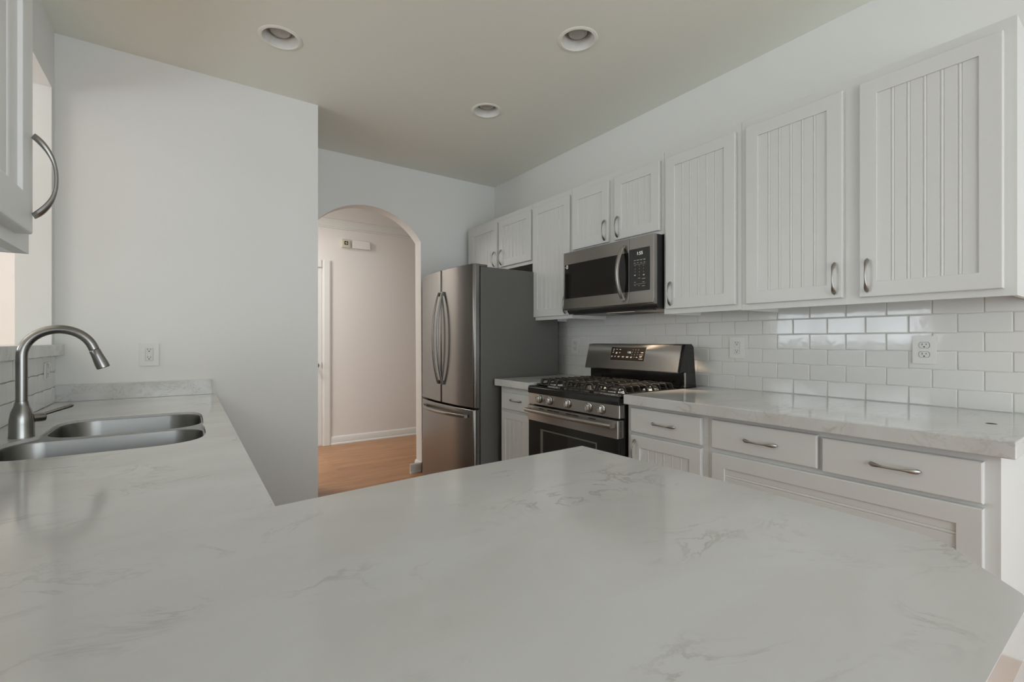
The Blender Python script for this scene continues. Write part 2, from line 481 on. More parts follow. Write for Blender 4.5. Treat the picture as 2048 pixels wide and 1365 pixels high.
def bead_door(parent, face, plane, y0, y1, z0, z1, horiz=False, th=0.020, rail=0.056, pw=0.048, name='door', first=None):
    mp = mapf(face, plane)
    mb = MB()
    def ring(i, n): return [mp(y0 + i, z0 + i, n), mp(y1 - i, z0 + i, n), mp(y1 - i, z1 - i, n), mp(y0 + i, z1 - i, n)]
    mb.loft([ring(0, -th), ring(0, -.0035), ring(.0012, -.0010), ring(.0035, 0), ring(rail, 0), ring(rail + .0015, -.0006), ring(rail + .002, -.008), ring(rail + .002, -th)], True, False, False, False)
    d = mb.build(name, 'cab', parent, org=(plane, (y0 + y1) / 2, z0), autosm=False)
    # panel with beads
    a, b = (z0, z1) if horiz else (y0, y1)
    c0, c1 = (y0, y1) if horiz else (z0, z1)
    i0, i1 = a + rail + .002, b - rail - .002
    L = i1 - i0
    if horiz:
        ks = [i1 - .031 - pw * k for k in range(int((L - .031) / pw) + 1)]
        ks = sorted(k for k in ks if k - i0 > 0.012)
    else:
        nseg = max(2, round(L / pw)); ks = [i0 + L * k / nseg for k in range(1, nseg)]
    base = -.0060
    prof = [(i0, base)]
    for k in ks:
        for dx, dn in ((-.0070, 0), (-.0050, -.0019), (-.0030, .0002), (-.0012, .0009), (.0012, .0009), (.0030, .0002), (.0050, -.0019), (.0070, 0)):
            prof.append((k + dx, base + dn))
    prof.append((i1, base))
    lo, hi = c0 + rail + .002, c1 - rail - .002
    f = (lambda q, e, n: mp(e, q, n)) if horiz else (lambda q, e, n: mp(q, e, n))
    pb = MB()
    A = [f(q, lo, n) for q, n in prof] + [f(i1, lo, -.017), f(i0, lo, -.017)]
    B = [f(q, hi, n) for q, n in prof] + [f(i1, hi, -.017), f(i0, hi, -.017)]
    pb.loft([A, B], True, True, True, False)
    pb.build('beadboard_panel', 'cab', d, autosm=False)
    return d

def drawer(parent, face, plane, y0, y1, z0, z1, th=.020):
    mp = mapf(face, plane); mb = MB()
    def ring(i, n): return [mp(y0 + i, z0 + i, n), mp(y1 - i, z0 + i, n), mp(y1 - i, z1 - i, n), mp(y0 + i, z1 - i, n)]
    mb.loft([ring(0, -th), ring(0, -.0050), ring(.0015, -.0015), ring(.0045, 0)], True, True, True, False)
    return mb.build('drawer', 'cab', parent, org=(plane, (y0 + y1) / 2, (z0 + z1) / 2), autosm=False)

def carcass_wall(parent, face, xf, xb, y0, y1, z0, z1):
    """face frame plane xf, back xb, recessed bottom between side panels"""
    s = 1 if face == '-x' else -1
    mb = MB()
    mb.box(xf, xf + s * .019, y0, y1, z0, z1)
    mb.box(xf + s * .019, xb, y0, y0 + .013, z0, z1)
    mb.box(xf + s * .019, xb, y1 - .013, y1, z0, z1)
    mb.box(xf + s * .019, xb, y0 + .013, y1 - .013, z0 + .022, z1)
    mb.build('body', 'cab', parent)

XU, XUF = 2.185, 2.205
# wall cabinets of the range wall, from the arch towards the camera
def wallcab(y0, y1, z0, label, doors, z1=2.243):
    c = empty('wall_cabinet', (XR, (y0 + y1) / 2, z0), label, 'kitchen cabinet', 'white beadboard wall cabinets of the range wall')
    carcass_wall(c, '-x', XUF, XR, y0, y1, z0, z1)
    for (a, b, za, hy, hz) in doors:
        d = bead_door(c, '-x', XU, a, b, za, 2.202)
        add_pull(d, '-x', XU, hy, hz, True)
    return c
wallcab(2.853, 3.862, 1.785, 'short two-door white cabinet above the refrigerator', [(3.342, 3.79, 1.81, 3.372, 1.888), (2.864, 3.307, 1.81, 3.262, 1.888)])
wallcab(2.408, 2.852, 1.342, 'tall narrow single-door white cabinet between refrigerator and microwave', [(2.422, 2.836, 1.366, 2.455, 1.44)])
wallcab(1.650, 2.407, 1.787, 'short two-door white cabinet directly above the microwave', [(2.056, 2.39, 1.81, 2.082, 1.888), (1.67, 2.006, 1.81, 1.974, 1.888)])
wallcab(1.204, 1.649, 1.335, 'single-door white wall cabinet just right of the microwave, handle at lower left', [(1.228, 1.628, 1.362, 1.592, 1.444)])
wallcab(0.293, 1.203, 1.333, 'wide two-door white wall cabinet nearest the right edge of the photo', [(0.776, 1.176, 1.360, 0.802, 1.440), (0.322, 0.719, 1.357, 0.690, 1.440)])

# near cabinet on the left wall
c = empty('wall_cabinet', (XL, 0.68, 1.335), 'white wall cabinet at the upper left edge, close to the camera, with large curved pull', 'kitchen cabinet')
carcass_wall(c, '+x', -0.222, XL, 0.20, 1.144, 1.335, 2.243)
for (a, b, hy) in ((0.667, 1.067, 1.045), (0.235, 0.635, 0.257)):
    d = bead_door(c, '+x', -0.202, a, b, 1.357, 2.202)
    add_pull(d, '+x', -0.202, hy, 1.447, True)

# base cabinets of the range wall
XBF, XBD = 1.860, 1.840
def basebody(c, x0, x1, y0, y1, top, s=1):
    mb = MB()
    mb.box(x0, x1, y0, y1, 0.10, top)
    mb.box(x0 + s * .075, x1, y0, y1, 0.0, 0.10)
    mb.build('body', 'cab', c)
G = 'white base cabinets of the range wall'
c = empty('base_cabinet', (2.2, .72, 0), 'wide white base cabinet with two drawers over one horizontal-grooved door, right end', 'kitchen cabinet', G)
basebody(c, XBF, XR - .03, 0.278, 1.160, ZR - .0480)
d = drawer(c, '-x', XBD, 0.732, 1.139, 0.728, 0.848); add_pull(d, '-x', XBD, 0.931, 0.786, False)
d = drawer(c, '-x', XBD, 0.310, 0.717, 0.722, 0.842); add_pull(d, '-x', XBD, 0.510, 0.784, False)
bead_door(c, '-x', XBD, 0.310, 1.138, 0.12, 0.709, horiz=True)
c = empty('base_cabinet', (2.2, 1.385, 0), 'narrow white base cabinet immediately right of the range, one drawer over one door', 'kitchen cabinet', G)
basebody(c, XBF, XR - .03, 1.161, 1.609, ZR - .0480)
d = drawer(c, '-x', XBD, 1.188, 1.580, 0.728, 0.848); add_pull(d, '-x', XBD, 1.379, 0.788, False)
d = bead_door(c, '-x', XBD, 1.188, 1.580, 0.12, 0.713); add_pull(d, '-x', XBD, 1.546, 0.628, True)
c = empty('base_cabinet', (2.2, 2.6, 0), 'small white base cabinet squeezed between refrigerator and range', 'kitchen cabinet', G)
basebody(c, XBF, XR - .12, 2.395, 2.779, ZR - .0480)
d = drawer(c, '-x', XBD, 2.420, 2.750, 0.708, 0.823); add_pull(d, '-x', XBD, 2.568, 0.778, False)
bead_door(c, '-x', XBD, 2.420, 2.750, 0.12, 0.690, rail=.045)

# base cabinets under the sink run and the peninsula
c = empty('base_cabinet', (-.2, 2.2, 0), 'white sink base cabinet under the left counter, beneath the double sink', 'kitchen cabinet')
mb = MB()
mb.box(0.085, 0.105, 1.00, YB - .02, 0.10, ZS - .053); mb.box(XL + .002, 0.085, 1.00, 1.02, 0.10, ZS - .053)
mb.box(XL + .002, 0.085, YB - .04, YB - .02, 0.10, ZS - .053); mb.box(XL + .002, 0.085, 1.02, YB - .04, 0.10, 0.12)
mb.box(XL + .002, 0.03, 1.00, YB - .02, 0.0, 0.10)
mb.build('body', 'cab', c)
for k in range(3):
    y0 = 1.05 + k * .70; bead_door(c, '+x', 0.125, y0, y0 + .66, 0.12, 0.78)
c = empty('base_cabinet', (.25, .6, 0), 'white peninsula cabinet body hidden under the foreground marble counter', 'kitchen cabinet')
MB().box(XL + .002, 0.84, 0.30, 0.93, 0.10, ZS - .053).box(XL + .002, 0.80, 0.34, 0.88, 0, 0.10).build('body', 'cab', c, bevel=.002)

# ------------------------------------------------------------------ countertops
def slab(name, outer, z1, th, holes=(), bevel=.004, mat='marble'):
    return MB().prism(outer, z1 - th, z1, 'z', holes).build(name, mat, None, bevel=bevel, org=(outer[0][0], outer[0][1], z1 - th), seg=3)
cut = [(-.34, 1.70), (-.17, 1.700), (-.04, 1.702), (.030, 1.745), (.056, 1.82), (.058, 1.95), (.056, 2.02), (.050, 2.05), (.056, 2.08), (.058, 2.20), (.058, 2.36),
       (.030, 2.44), (-.04, 2.458), (-.18, 2.458), (-.29, 2.455), (-.36, 2.425), (-.386, 2.35), (-.386, 2.22), (-.382, 2.13), (-.385, 2.07), (-.425, 2.02), (-.446, 1.95), (-.446, 1.85), (-.43, 1.76), (-.39, 1.715)]
cut = smooth_closed(cut, 2)
Lout = [(XL, .095), (.79, .0975), (.816, .100), (.830, .1065), (.874, .144), (.934, .1925), (.948, .210), (.957, .235), (.962, .32), (.962, .60), (.948, .994), (.47, .984), (.137, .957), (.146, YB), (XL, YB)]
ct = slab('countertop', Lout, ZS, .052, [cut], .006)
tag(ct, 'L-shaped marble-look countertop filling the foreground and running left under the sink', 'countertop')
rt = slab('countertop', [(1.812, .242), (XR, .242), (XR, 1.602), (1.812, 1.602)], ZR, .048)
tag(rt, 'long marble-look countertop on white drawers right of the range, below the tiled wall', 'countertop')
# little round hole drilled in the right counter
hp = MB().lathe([(.0, ZR + .0002), (.013, ZR + .0006), (.0145, ZR + .0001)], (2.153, .344, 0), 'z', 24)
MBh = hp.build('hole_cap', 'slot', rt)
MBh['label'] = 'small dark round hole near the counter end'
st = slab('countertop', [(1.812, 2.398), (XR, 2.398), (XR, 2.94), (2.455, 2.94), (2.455, 2.800), (1.812, 2.800)], ZR, .048)
tag(st, 'short marble-look countertop piece between refrigerator and range', 'countertop')
bs = MB().box(XL, .128, YB - .020, YB, ZS, ZS + .086).build('backsplash_strip', 'marble_strip', None, bevel=.002, org=(-.2, YB, ZS))
tag(bs, 'low marble-look backsplash strip along the wall at the far end of the sink counter', 'backsplash')
lg = MB().box(-.735, -.497, 1.28, YB - .002, 1.114, 1.167)
lg = lg.build('bar_ledge', 'marble', None, bevel=.004, org=(-.6, 2.2, 1.114))
tag(lg, 'raised marble-look ledge on the pass-through opening behind the faucet', 'ledge')

# ------------------------------------------------------------------ tile
def tiles(name, face, xw, ya, yb, zs, yj, period, mat_grout, label, odd=0):
    """grout backing plus pillowed tiles; zs are the course edges"""
    s = -1 if face == '-x' else 1
    t = 0.007; g = 0.0014
    o = empty(name, (xw, (ya + yb) / 2, zs[0]), label, 'tile backsplash')
    MB().box(xw, xw + s * .0042, ya, yb, zs[0], zs[-1]).build('grout', mat_grout, o)
    mb = MB()
    for r in range(len(zs) - 1):
        off = yj + (period / 2 if (r + odd) % 2 else 0)
        k0 = math.floor((ya - off) / period) - 1
        k = k0
        while off + k * period < yb:
            y0 = max(ya, off + k * period); y1 = min(yb, off + (k + 1) * period); k += 1
            if y1 - y0 < .012: continue
            z0, z1 = zs[r], zs[r + 1]
            dx = random.uniform(-.0003, .0003); ty = random.uniform(-.0004, .0004)
            def ring(i, n): return [Vector((xw + s * (n + dx + ty * q), a, b)) for a, b, q in ((y0 + g + i, z0 + g + i, -1), (y1 - g - i, z0 + g + i, 1), (y1 - g - i, z1 - g - i, 1), (y0 + g + i, z1 - g - i, -1))]
            mb.loft([ring(0, .003), ring(0, t - .0022), ring(.0010, t - .0007), ring(.0026, t), ring(.0034, t)], True, False, True, True)
    mb.build('tile_field', 'tile', o)
    return o
zr = [ZR, .989, 1.0665, 1.142, 1.2185, 1.295, 1.3705]
tiles('tile_backsplash', '-x', XR, 0.243, 2.94, zr, 0.3475, .1543, 'grout', 'white glossy subway tile backsplash on the range wall below the wall cabinets')
zl = [ZS, .880 + .0765, .9565 + .077, 1.113]
tiles('tile_backsplash', '+x', XL, 1.0, YB - .022, zl, 0.03, .1543, 'grout_l', 'white subway tile strip behind the faucet under the raised ledge')

# ------------------------------------------------------------------ sink and faucet
sk = empty('kitchen_sink', (-.19, 2.07, ZS - .06), 'stainless steel double-bowl undermount sink set into the left counter', 'sink')
sk['_o'] = (-.19, 2.07, ZS - .05); sk.location = (-.19, 2.07, ZS - .05)
big = (-.440, .050, 1.69, 2.028, .095); sml = (-.376, .050, 2.078, 2.450, .085)
zt = ZS - .0455 + .0065
mb = MB()
fl_out = [(x + (0.006 if x > -.19 else -.006), y + (.006 if y > 2.07 else -.006)) for x, y in cut]
rim = ZS - .009
# rim plate sits inside the cutout, a little below the counter surface
def offs(pts, d):
    n = len(pts); out = []
    for i in range(n):
        a, b = Vector(pts[i - 1]), Vector(pts[(i + 1) % n]); t = (b - a).normalized()
        out.append((pts[i][0] - t.y * d, pts[i][1] + t.x * d))
    return out
inner = offs(cut, .0012)
N = 8
b1 = rrect(-.437, .0505, 1.712, 2.030, .080, N); b2 = rrect(-.376, .0520, 2.068, 2.4515, .105, N)
mb.prism(inner, rim - .0015, rim, 'z', [b1, b2])
def bowl(x0, x1, y0, y1, r, depth):
    L = []
    for ins, dz, rr in ((0, 0, r), (.001, -.004, r), (.004, -depth * .6, r), (.014, -depth + .04, r - .004), (.024, -depth + .015, r - .01), (.045, -depth, r - .03)):
        L.append([Vector((p[0], p[1], rim - .0005 + dz)) for p in rrect(x0 + ins, x1 - ins, y0 + ins, y1 - ins, rr, N)])
    mb.loft(L, True, False, True, True)
bowl(-.437, .0505, 1.712, 2.030, .080, .20)
bowl(-.376, .0520, 2.068, 2.4515, .105, .17)
mb.build('basin', 'steel_sink', sk)
for (x, y, dp) in ((-.19, 1.87, .20), (-.165, 2.26, .17)):
    MB().lathe([(.0, -.004), (.030, -.004), (.036, .0), (.042, .0015), (.044, .0)], (x, y, rim - dp), 'z', 28).build('drain', 'chrome', sk)
# pale caulk lip around the cutout
ZL = ZS + .0003
FX, FY = -.424, 2.103
fa = empty('faucet', (FX, FY, ZS), 'brushed nickel pull-down gooseneck faucet with side lever, beside the sink', 'faucet')
MB().lathe([(.0305, 0), (.0305, .003), (.0298, .006), (.0297, .045), (.0285, .062), (.0245, .083), (.0190, .098), (.0168, .106), (.0160, .112), (.0158, .114)], (FX, FY, ZS), 'z', 40).build('base', 'faucet', fa)
R = .0870; zc = 1.1355; pts = [(FX, FY, ZS + .1145), (FX, FY, ZS + .16), (FX, FY, ZS + .21)]
A1 = math.radians(21)
for i in range(31):
    a = PI - (PI - A1) * i / 30
    pts.append((FX + R + R * math.cos(a), FY, zc + R * math.sin(a)))
pts.append(tuple(Vector(pts[-1]) + Vector((math.sin(A1), 0, -math.cos(A1))) * .012))
mb = MB().tube(pts, .0142, 28, up=(0, 1, 0))
mb.build('spout', 'faucet', fa)
e = Vector(pts[-1]); dr_ = Vector((math.sin(A1) * 1.0, 0, -math.cos(A1)))
hd = [(e + dr_ * d) for d in (.0015, .004, .02, .052, .066, .068)]
MB().tube(hd, [.0138, .0150, .0156, .0185, .0185, .0155], 28, up=(0, 1, 0)).build('spray_head', 'faucet', fa)
MB().tube([e - dr_ * .001, e + dr_ * .0025], .0130, 24, up=(0, 1, 0)).build('seam_ring', 'gasket', fa)
hdv = Vector((.82, .57, 0)).normalized()
hv = MB()
h0 = Vector((FX, FY, ZS + .058))
hv.tube([h0 + hdv * .02, h0 + hdv * .046, h0 + hdv * .056, h0 + hdv * .059], [.0150, .0150, .0135, .008], 24)
hb = hv.build('lever_hub', 'faucet', fa)
p0 = h0 + hdv * .045 + Vector((0, 0, .006))
lv = [p0, p0 + hdv * .03 + Vector((0, 0, .008)), p0 + hdv * .062 + Vector((0, 0, .016)), p0 + hdv * .083 + Vector((0, 0, .021)), p0 + hdv * .088 + Vector((0, 0, .022))]
MB().tube(lv, [(.0055, .005), (.0058, .0065), (.0062, .0078), (.0060, .0078), (.003, .004)], 16).build('lever', 'faucet', hb)

# ------------------------------------------------------------------ refrigerator
fr = empty('refrigerator', (2.05, 3.255, 0), 'stainless steel french door refrigerator with bottom freezer and dark grey sides', 'refrigerator')
FY0, FY1, FS = 2.82, 3.69, 3.255
MB().box(1.713, 2.43, FY0 + .004, FY1 - .004, .03, 1.715).build('cabinet_body', 'gray', fr, bevel=.006)
MB().box(1.73, 2.40, FY0 + .03, FY1 - .03, 0.0, .03).build('base_grille', 'blackmat', fr)
def bow(y):  # gentle bow of the whole front
    t = (y - (FY0 + FY1) / 2) / ((FY1 - FY0) / 2)
    return 1.655 - .036 * (1 - abs(t) ** 2.2)
def fdoor(y0, y1, z0, z1, name, lab=None):
    n = 14; outl = []
    ed = [0, .0005, .0015, .003, .005, .008, .011]
    ys = [y0 + e_ for e_ in ed] + [y0 + .014 + (y1 - y0 - .028) * i / n for i in range(n + 1)] + [y1 - e_ for e_ in reversed(ed)]
    for y in ys:
        x = bow(y)
        e = min(y - y0, y1 - y)
        if e < .014: x += .014 - math.sqrt(max(0, .014 ** 2 - (.014 - e) ** 2))
        outl.append((x, y))
    outl.append((1.700, y1)); outl.append((1.700, y0))
    mb = MB()
    sec = lambda z, ins: [Vector((px + ins if px < 1.69 else px, py, z)) for px, py in outl]
    mb.loft([sec(z0, .004), sec(z0 + .004, 0), sec(z1 - .004, 0), sec(z1, .004)], True, True, True, True)
    return mb.build(name, 'steel', fr)
dl = fdoor(FS + .003, FY1, .712, 1.730, 'door')
drr = fdoor(FY0, FS - .003, .712, 1.730, 'door')
fz = fdoor(FY0, FY1, .055, .697, 'freezer_drawer')
MB().box(1.700, 1.7135, FY0 + .012, FY1 - .012, .06, 1.70).build('door_gasket', 'gasket', fr)
for yy in (FY0 + .035, FY1 - .035):
    MB().box(1.685, 1.775, yy - .024, yy + .024, 1.7152, 1.7315).build('hinge_cover', 'gray', fr, bevel=.005)
def fhandle(par, yc, sgn):
    pts = []; N = 24; rad = []
    xs = bow(yc)
    for i in range(N + 1):
        s = -1 + 2 * i / N
        h = .010 + .044 * (1 - abs(s) ** 2.4)
        pts.append((xs - h, yc + sgn * .004 * (1 - s * s), 1.205 + s * .350)); rad.append((.0085, .0125))
    mb = MB().tube(pts, rad, 14, up=(-1, 0, 0))
    for s in (-1, 1):
        z = 1.205 + s * .340
        mb.box(xs - .016, xs + .002, yc - .010, yc + .010, z - .014, z + .014)
    mb.build('handle', 'steel', par)
fhandle(drr, 3.218, -1); fhandle(dl, 3.292, 1)
pts = []; N = 24
for i in range(N + 1):
    s = -1 + 2 * i / N; y = FS + s * .355
    pts.append((bow(y) - (.012 + .040 * (1 - abs(s) ** 2.4)), y, .648))
mb = MB().tube(pts, [(.0085, .0125)] * (N + 1), 14, up=(-1, 0, 0))
for s in (-1, 1):
    y = FS + s * .350; mb.box(bow(y) - .020, bow(y) + .002, y - .013, y + .013, .637, .659)
mb.build('handle', 'steel', fz)

# ------------------------------------------------------------------ range
RY0, RY1, RXF = 1.618, 2.380, 1.800
rg = empty('gas_range', (2.1, 2.0, 0), 'freestanding stainless gas range with five knobs and black cast iron grates', 'stove')
MB().box(1.845, 2.47, RY0 + .004, RY1 - .004, .03, .853).build('body', 'black', rg, bevel=.003)
for y in (RY0 + .06, RY1 - .06):
    for x in (1.9, 2.4): MB().lathe([(.016, 0), (.016, .03)], (x, y, 0), 'z', 14).build('levelling_foot', 'blackmat', rg)
# black cooktop: tray with raised rim and rolled front
ctp = MB()
ctp.prism([(1.798, .856), (1.798, .885), (1.801, .893), (1.808, .898), (1.830, .899), (1.838, .894), (2.345, .894), (2.345, .854), (1.80, .854)], RY0, RY1, 'y')
ck = ctp.build('cooktop', 'black', rg, bevel=.0015)
for ya in (RY0, RY1 - .012): MB().box(1.81, 2.345, ya, ya + .012, .890, .900).build('cooktop_rim', 'black', ck)
# control panel and knobs
MB().prism(rrect(1.801, 1.850, RY0 + .001, RY1 - .001, .008, 4), .788, .8545, 'z').build('control_panel', 'steel_range', rg, bevel=.0015)
def knob(y, z):
    mb = MB().lathe([(.0245, 1.8005), (.0245, 1.7975), (.0215, 1.7965), (.0215, 1.7905), (.0195, 1.7885)], (0, y, z), 'x', 32)
    k = mb.build('knob', 'knob_hi', rg, org=(1.8, y, z))
    b = MB()
    xs = 1.7885
    b.loft([[Vector((xs, y + q[0] * 1.0, z + q[1])) for q in rrect(-.0085, .0085, -.0185, .0185, .0035, 3)],
            [Vector((xs - .014, y + q[0] * .82, z + q[1] * .95)) for q in rrect(-.0085, .0085, -.0185, .0185, .0035, 3)]], True, True, True, False)
    b.build('grip', 'knob_hi', k, bevel=.0008)
    MB().lathe([(.0262, 1.8007), (.0262, 1.7990), (.0248, 1.7990)], (0, y, z), 'x', 32, cap=False).build('bezel_ring', 'gasket', k)
    MB().box(1.7738, 1.7745, y - .0018, y + .0018, z + .006, z + .016).build('pointer', 'slot', k)
for yy in (2.268, 2.166, 2.004, 1.834, 1.738): knob(yy, .8235)
# oven door
od = MB().box(RXF, 1.843, RY0 + .002, RY1 - .002, .17, .686).build('oven_door', 'black', rg, bevel=.003)
MB().prism(rrect(1.790, 1.842, RY0 + .002, RY1 - .002, .006, 4), .686, .778, 'z').build('door_top_band', 'steel_range', od, bevel=.002)
wn = MB().prism([(RY0 + .155, .25), (RY1 - .125, .25), (RY1 - .125, .640), (RY0 + .155, .640)], 1.7985, 1.8005, 'x', [[(RY0 + .165, .26), (RY1 - .150, .26), (RY1 - .150, .632), (RY0 + .165, .632)]])
wn.build('window_frame', 'gray', od)
MB().box(1.7992, 1.8003, RY0 + .165, RY1 - .150, .26, .632).build('window_glass', 'glass_dark', od)
mb = MB()
for yy, ww in ((2.235, .045), (2.150, .050), (2.095, .050), (1.985, .050), (1.930, .050), (1.80, .055)):
    MB().box(1.7890, 1.7905, yy - ww / 2, yy + ww / 2, .764, .769).build('vent_slot', 'slot', od)
mb = MB()
for k in range(12): MB().box(1.797 + .010, 1.797 + .024, RY0 + .0012, RY0 + .0022, .694 + k * .0068, .697 + k * .0068).build('side_vent_slot', 'slot', od)
pts = []; N = 24
for i in range(N + 1):
    s = -1 + 2 * i / N
    pts.append((1.762 - .016 * (1 - s * s), (RY0 + RY1) / 2 + s * .362, .752))
mb = MB().tube(pts, [(.0115, .0125)] * (N + 1), 18, up=(-1, 0, 0))
for s in (-1, 1):
    y = (RY0 + RY1) / 2 + s * .350
    mb.box(1.762, 1.792, y - .011, y + .011, .741, .763)
mb.build('handle', 'steel_range', od)
MB().box(1.803, 1.843, RY0 + .003, RY1 - .003, .04, .165).build('storage_drawer', 'steel_range', rg, bevel=.003)
# backguard
bgd = MB()
bgd.prism([(2.336, .856), (2.336, .905), (2.352, .915), (2.352, 1.005), (2.312, 1.000), (2.352, 1.158), (2.362, 1.166), (2.420, 1.166), (2.440, 1.150), (2.470, .856)], RY0 + .002, RY1 - .002, 'y')
bk = bgd.build('backguard', 'black', rg, bevel=.002)
pn = MB()
pn.prism([(2.300, .998), (2.296, 1.004), (2.336, 1.158), (2.344, 1.164), (2.358, 1.164), (2.356, 1.158), (2.314, 1.000)], RY0 + .012, RY1 - .002, 'y')
pn.build('backguard_panel', 'steel_range', bk, bevel=.001)
SL = (2.336 - 2.296) / (1.158 - 1.004)
def xs_at(z): return 2.296 + SL * (z - 1.004)
dp = MB()
def quad(mb, ya, yb, za, zb, off=.0012, th=.0012):
    vs = []
    for o_ in (off, off - th):
        for y, z in ((ya, za), (yb, za), (yb, zb), (ya, zb)): vs.append((xs_at(z) - o_, y, z))
    mb.add(vs, [(0, 1, 2, 3), (7, 6, 5, 4), (0, 4, 5, 1), (1, 5, 6, 2), (2, 6, 7, 3), (3, 7, 4, 0)])
quad(dp, 1.877, 2.156, 1.058, 1.143, .0010, .0016)
dsp = dp.build('display_panel', 'glass_dark', bk)
fm = MB()
for a, b, z0, z1 in ((1.874, 1.877, 1.055, 1.146), (2.156, 2.159, 1.055, 1.146), (1.874, 2.159, 1.143, 1.146), (1.874, 2.159, 1.055, 1.058)): quad(fm, a, b, z0, z1, .0014, .002)
fm.build('display_bezel', 'chrome', bk)
mk = MB()
def dash(y, z, wd, ht=.0028): quad(mk, y - wd / 2, y + wd / 2, z - ht / 2, z + ht / 2, .0016, .0004)
def py(px): return 2.156 - (px - 240) / (1770 - 240) * .279
def pz(y): return 1.143 - (y - 255) / (830 - 255) * .085
for px, yy, wd in ((350, 345, .016), (500, 345, .011), (650, 350, .011), (345, 420, .012), (335, 490, .011), (500, 480, .012), (645, 490, .011), (1640, 470, .020)): dash(py(px), pz(yy), wd)
for px, yy, wd in ((310, 660, .012), (460, 660, .010), (630, 665, .016), (830, 670, .018), (1025, 675, .022), (1200, 680, .014), (500, 520, .014)):
    dash(py(px), pz(yy) + .0022, wd, .0022); dash(py(px) + .002, pz(yy) - .0022, wd * .75, .0022)
for r in range(3):
    for cc in range(3):
        text_into(mk, str(r * 3 + cc + 1), py(1235 - r * 12 + cc * 118), pz(358 + r * 105), xs_at(pz(358 + r * 105)) - .0016, .0085)
text_into(mk, '0', py(1325), pz(668), xs_at(pz(668)) - .0016, .0085); dash(py(1440), pz(672), .012)
quad(mk, py(1690), py(1525), pz(570), pz(560), .0016, .0004); quad(mk, py(1690), py(1525), pz(745), pz(735), .0016, .0004)
dash(py(1610), pz(628), .020); dash(py(1600), pz(668), .016, .002)
mk.build('keypad_print', 'mark', dsp)
text_into(MB(), '1:55', py(1085), pz(478), xs_at(pz(478)) - .0020, .0175).build('clock_digits', 'led', dsp)
MB().lathe([(0, 2.3060), (.0045, 2.3063), (.0045, 2.3085)], (0, 2.045, 1.032), 'x', 16).build('emblem', 'gray', bk)
# side post visible right of the riser
MB().box(2.350, 2.362, RY0 + .0015, RY0 + .006, .90, 1.0).build('riser_edge', 'chrome', bk)
# burners
def burner(x, y, r):
    b = MB()
    prof = []
    seg = 48; z0 = .894
    loops = []
    for rr, h, sc in ((r * 1.32, 0, .03), (r * 1.32, .005, .03), (r * 1.22, .009, .03), (r * 1.02, .011, .0), (r, .018, .04), (r * .9, .020, .0)):
        loops.append([Vector((x + rr * (1 + sc * (1 if i % 2 else -1)) * math.cos(2 * PI * i / seg), y + rr * (1 + sc * (1 if i % 2 else -1)) * math.sin(2 * PI * i / seg), z0 + h)) for i in range(seg)])
    b.loft(loops, True, True, True, False)
    bo = b.build('burner', 'alum', rg, org=(x, y, z0))
    MB().lathe([(r * .86, z0 + .019), (r * .92, z0 + .021), (r * .92, z0 + .026), (r * .80, z0 + .029), (0, z0 + .029)], (x, y, 0), 'z', 32).build('burner_cap', 'iron', bo)
for x, y, r in ((1.925, 1.755, .050), (1.925, 2.245, .044), (2.225, 1.755, .036), (2.225, 2.245, .036), (2.075, 2.0, .042)): burner(x, y, r)
# grates: left, centre, right
def grate(y0, y1, xc_list):
    mb = MB(); zt_ = .944; wd = .0085; ht = .011; x0, x1 = 1.838, 2.322
    zm = zt_ - ht / 2; yc = (y0 + y1) / 2
    # low perimeter rail near the cooktop
    for y in (y0 + .005, y1 - .005): mb.bars((x0 + .02, y, .908), (x1 - .02, y, .908), .007, .007)
    for x in (x0 + .016, x1 - .016): mb.bars((x, y0 + .004, .908), (x, y1 - .004, .908), .007, .007)
    def run(pts):
        pts = [Vector(p) for p in pts]
        for a_, b_ in zip(pts, pts[1:]):
            if (b_ - a_).length > .001:
                t = (b_ - a_).normalized()
                sd = t.cross(Vector((0, 0, 1)))
                if sd.length < .05: sd = Vector((0, 1, 0))
                upv = sd.normalized().cross(t).normalized()
                mb.bars(a_ - t * .002, b_ + t * .002, wd, ht, up=upv)
    # fingers: up from the side rail, over, and in toward the middle
    nf = 8
    for i in range(nf):
        x = x0 + .045 + (x1 - x0 - .09) * i / (nf - 1)
        near = min(abs(x - xc) for xc in xc_list)
        gap = .024 if near < .065 else 0.0
        for sgn, ye in ((1, y0 + .005), (-1, y1 - .005)):
            run([(x, ye, .908), (x, ye + sgn * .012, zm - .002), (x, ye + sgn * .018, zm), (x, yc - sgn * gap, zm)])
    # bars running front to back that rise from the front and rear rails
    segs = []; xs = x0 + .055
    for xc in sorted(xc_list):
        segs.append((xs, xc - .026)); xs = xc + .026
    segs.append((xs, x1 - .055))
    for a_, b_ in segs: run([(a_, yc, zm), (b_, yc, zm)])
    for yy in (y0 + .045, yc, y1 - .045):
        run([(x0 + .016, yy, .908), (x0 + .030, yy, zm - .003), (x0 + .040, yy, zm), (x0 + .065, yy, zm)])
        run([(x1 - .016, yy, .908), (x1 - .030, yy, zm - .003), (x1 - .040, yy, zm), (x1 - .065, yy, zm)])
    for x in (x0 + .02, x1 - .02):
        for y in (y0 + .006, y1 - .006): mb.box(x - .006, x + .006, y - .006, y + .006, .894, .910)
    return mb.build('grate', 'iron', rg, bevel=.0012)
grate(1.640, 1.873, [1.925, 2.225]); grate(1.878, 2.120, [2.075]); grate(2.125, 2.358, [1.925, 2.225])

